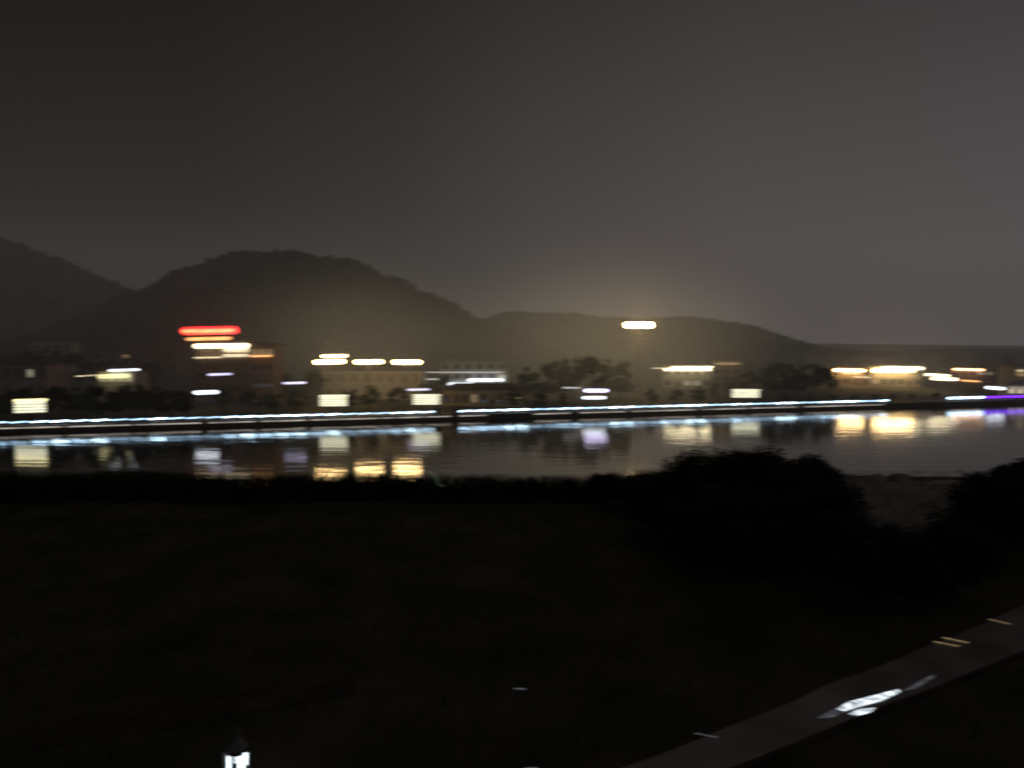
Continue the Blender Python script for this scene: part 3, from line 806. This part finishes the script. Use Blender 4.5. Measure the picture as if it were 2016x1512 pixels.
# ------------------------------------------------------------------ haze over the town
HAZE = True
if HAZE:
    m = bpy.data.materials.new('night haze'); m.use_nodes = True
    nt = m.node_tree; nt.nodes.remove(nt.nodes['Principled BSDF'])
    vs = nt.nodes.new('ShaderNodeVolumeScatter')
    vs.inputs['Color'].default_value = (1.0, 0.97, 0.93, 1); vs.inputs['Density'].default_value = 0.00042; vs.inputs['Anisotropy'].default_value = 0.55
    em = nt.nodes.new('ShaderNodeEmission'); em.inputs['Color'].default_value = (1.0, .88, .76, 1); em.inputs['Strength'].default_value = 3.3e-5  # scattered town light put in as the haze's own emission
    ad = nt.nodes.new('ShaderNodeAddShader')
    nt.links.new(vs.outputs['Volume'], ad.inputs[0]); nt.links.new(em.outputs['Emission'], ad.inputs[1])
    nt.links.new(ad.outputs['Shader'], nt.nodes['Material Output'].inputs['Volume'])
    mb = MB(); mb.box((-700, 110, 0.02), (900, 900, 130))
    tag(mb.build('haze', m), kind='structure')
    m = bpy.data.materials.new('riverside mist'); m.use_nodes = True
    nt = m.node_tree; nt.nodes.remove(nt.nodes['Principled BSDF'])
    vs = nt.nodes.new('ShaderNodeVolumeScatter')
    vs.inputs['Color'].default_value = (1.0, 0.95, 0.88, 1); vs.inputs['Density'].default_value = 0.0018; vs.inputs['Anisotropy'].default_value = 0.3
    em = nt.nodes.new('ShaderNodeEmission'); em.inputs['Color'].default_value = (1.0, .9, .8, 1); em.inputs['Strength'].default_value = 5e-5  # emission added to make up for the sky dimmed behind the mist
    ad = nt.nodes.new('ShaderNodeAddShader')
    nt.links.new(vs.outputs['Volume'], ad.inputs[0]); nt.links.new(em.outputs['Emission'], ad.inputs[1])
    nt.links.new(ad.outputs['Shader'], nt.nodes['Material Output'].inputs['Volume'])
    mb = MB(); A_ = O0 - BDIR * 250 + BNOR * 2; B_ = O0 + BDIR * 330 + BNOR * 2
    v8 = [mb.bm.verts.new(p + BNOR * d + Vector((0, 0, z))) for z in (-3, 46) for p, d in ((A_, 0), (B_, 0), (B_, 85), (A_, 85))]
    for f in ((0,3,2,1),(4,5,6,7),(0,1,5,4),(1,2,6,5),(2,3,7,6),(3,0,4,7)): mb.bm.faces.new([v8[k] for k in f])
    tag(mb.build('mist', m), kind='structure')

def light_dome(u, v, y, rad, col, eps):
    """town glow put in by emission: soft ellipsoid of glowing haze over the lamps"""
    c = at(u, v, y)
    m = bpy.data.materials.new('glowing mist'); m.use_nodes = True
    nt = m.node_tree; nt.nodes.remove(nt.nodes['Principled BSDF']); L = nt.links.new
    tc = nt.nodes.new('ShaderNodeTexCoord')
    ln_ = nt.nodes.new('ShaderNodeVectorMath'); ln_.operation = 'LENGTH'
    L(tc.outputs['Object'], ln_.inputs[0])
    mr = nt.nodes.new('ShaderNodeMapRange'); mr.interpolation_type = 'SMOOTHERSTEP'
    mr.inputs['From Min'].default_value = 0.0; mr.inputs['From Max'].default_value = .98
    mr.inputs['To Min'].default_value = eps; mr.inputs['To Max'].default_value = 0
    L(ln_.outputs['Value'], mr.inputs['Value'])
    em = nt.nodes.new('ShaderNodeEmission'); em.inputs['Color'].default_value = (*col, 1)
    L(mr.outputs['Result'], em.inputs['Strength'])
    L(em.outputs['Emission'], nt.nodes['Material Output'].inputs['Volume'])
    mb = MB(); bmesh.ops.create_icosphere(mb.bm, subdivisions=3, radius=1)
    o = tag(mb.build('haze', m, None, True), kind='structure')  # self-glowing volume added for the lamp glow, not scattered light
    o.location = c; o.scale = rad
light_dome(715, 672, 192, (50, 38, 27), (1.0, .82, .5), .0015)
light_dome(1195, 672, 212, (68, 44, 33), (1.0, .80, .46), .0022)
light_dome(1745, 728, 262, (48, 26, 14), (1.0, .78, .5), .0014)

# ------------------------------------------------------------------ world, moonlight
wd = bpy.data.worlds.new('World'); S.world = wd; wd.use_nodes = True
nt = wd.node_tree; bg = nt.nodes['Background']; L = nt.links.new
sk = nt.nodes.new('ShaderNodeTexSky'); sk.sky_type = 'NISHITA'; sk.sun_disc = False
sk.sun_elevation = math.radians(-4); sk.sun_rotation = math.radians(60)
tc = nt.nodes.new('ShaderNodeTexCoord'); sp = nt.nodes.new('ShaderNodeSeparateXYZ')
L(tc.outputs['Generated'], sp.inputs['Vector'])
# town glow held in the haze: brighter towards the right and the middle heights
rx = nt.nodes.new('ShaderNodeValToRGB'); e = rx.color_ramp.elements
e[0].position = 0.0; e[0].color = (0.0130, 0.0118, 0.0115, 1)
e[1].position = 1.0; e[1].color = (0.076, 0.068, 0.072, 1)
for pos, col in ((0.2, (0.0165, 0.0143, 0.0134)), (0.38, (0.031, 0.0268, 0.0250)), (0.52, (0.053, 0.0462, 0.0430)), (0.72, (0.073, 0.0640, 0.0625))):
    n = rx.color_ramp.elements.new(pos); n.color = (*col, 1)
mx = nt.nodes.new('ShaderNodeMapRange'); mx.inputs['From Min'].default_value = -.6; mx.inputs['From Max'].default_value = .6
L(sp.outputs['X'], mx.inputs['Value']); L(mx.outputs['Result'], rx.inputs['Fac'])
rz = nt.nodes.new('ShaderNodeValToRGB'); e = rz.color_ramp.elements
e[0].position = 0.0; e[0].color = (1.0, 1.0, 1.0, 1)
e[1].position = 1.0; e[1].color = (0.5, 0.5, 0.52, 1)
for pos, k in ((0.14, .96), (0.28, 0.74), (0.42, .46)):
    n = rz.color_ramp.elements.new(pos); n.color = (min(1, k), min(1, k), min(1, k), 1)
L(sp.outputs['Z'], rz.inputs['Fac'])
nz = nt.nodes.new('ShaderNodeTexNoise'); nz.inputs['Scale'].default_value = 2.5; nz.inputs['Detail'].default_value = 3
L(tc.outputs['Generated'], nz.inputs['Vector'])
nm = nt.nodes.new('ShaderNodeMapRange'); nm.inputs['To Min'].default_value = .95; nm.inputs['To Max'].default_value = 1.05
L(nz.outputs['Fac'], nm.inputs['Value'])
m1 = nt.nodes.new('ShaderNodeMixRGB'); m1.blend_type = 'MULTIPLY'; m1.inputs[0].default_value = 1
L(rx.outputs['Color'], m1.inputs[1]); L(rz.outputs['Color'], m1.inputs[2])
m2 = nt.nodes.new('ShaderNodeVectorMath'); m2.operation = 'SCALE'
L(m1.outputs['Color'], m2.inputs[0]); L(nm.outputs['Result'], m2.inputs['Scale'])
m3 = nt.nodes.new('ShaderNodeVectorMath'); m3.operation = 'SCALE'; m3.inputs['Scale'].default_value = 0.003
L(sk.outputs['Color'], m3.inputs[0])
m4 = nt.nodes.new('ShaderNodeVectorMath'); m4.operation = 'ADD'
L(m2.outputs['Vector'], m4.inputs[0]); L(m3.outputs['Vector'], m4.inputs[1])
L(m4.outputs['Vector'], bg.inputs['Color']); bg.inputs['Strength'].default_value = 1.08
sl = bpy.data.lights.new('moon', 'SUN'); sl.energy = 0.01; sl.angle = math.radians(.5); sl.color = (.9, .95, 1)
so = bpy.data.objects.new('moon', sl); C.objects.link(so); so.rotation_euler = (math.radians(50), 0, math.radians(-60)); so.location = (0, 0, 200)

S.view_settings.view_transform = 'Standard'; S.view_settings.look = 'None'; S.view_settings.exposure = 0
S.render.engine = 'CYCLES'
try:
    S.cycles.use_denoising = True; S.cycles.denoiser = 'OPENIMAGEDENOISE'
except Exception: pass
S.cycles.volume_bounces = 0
S.cycles.max_bounces = 5
S.cycles.sample_clamp_indirect = 3.0
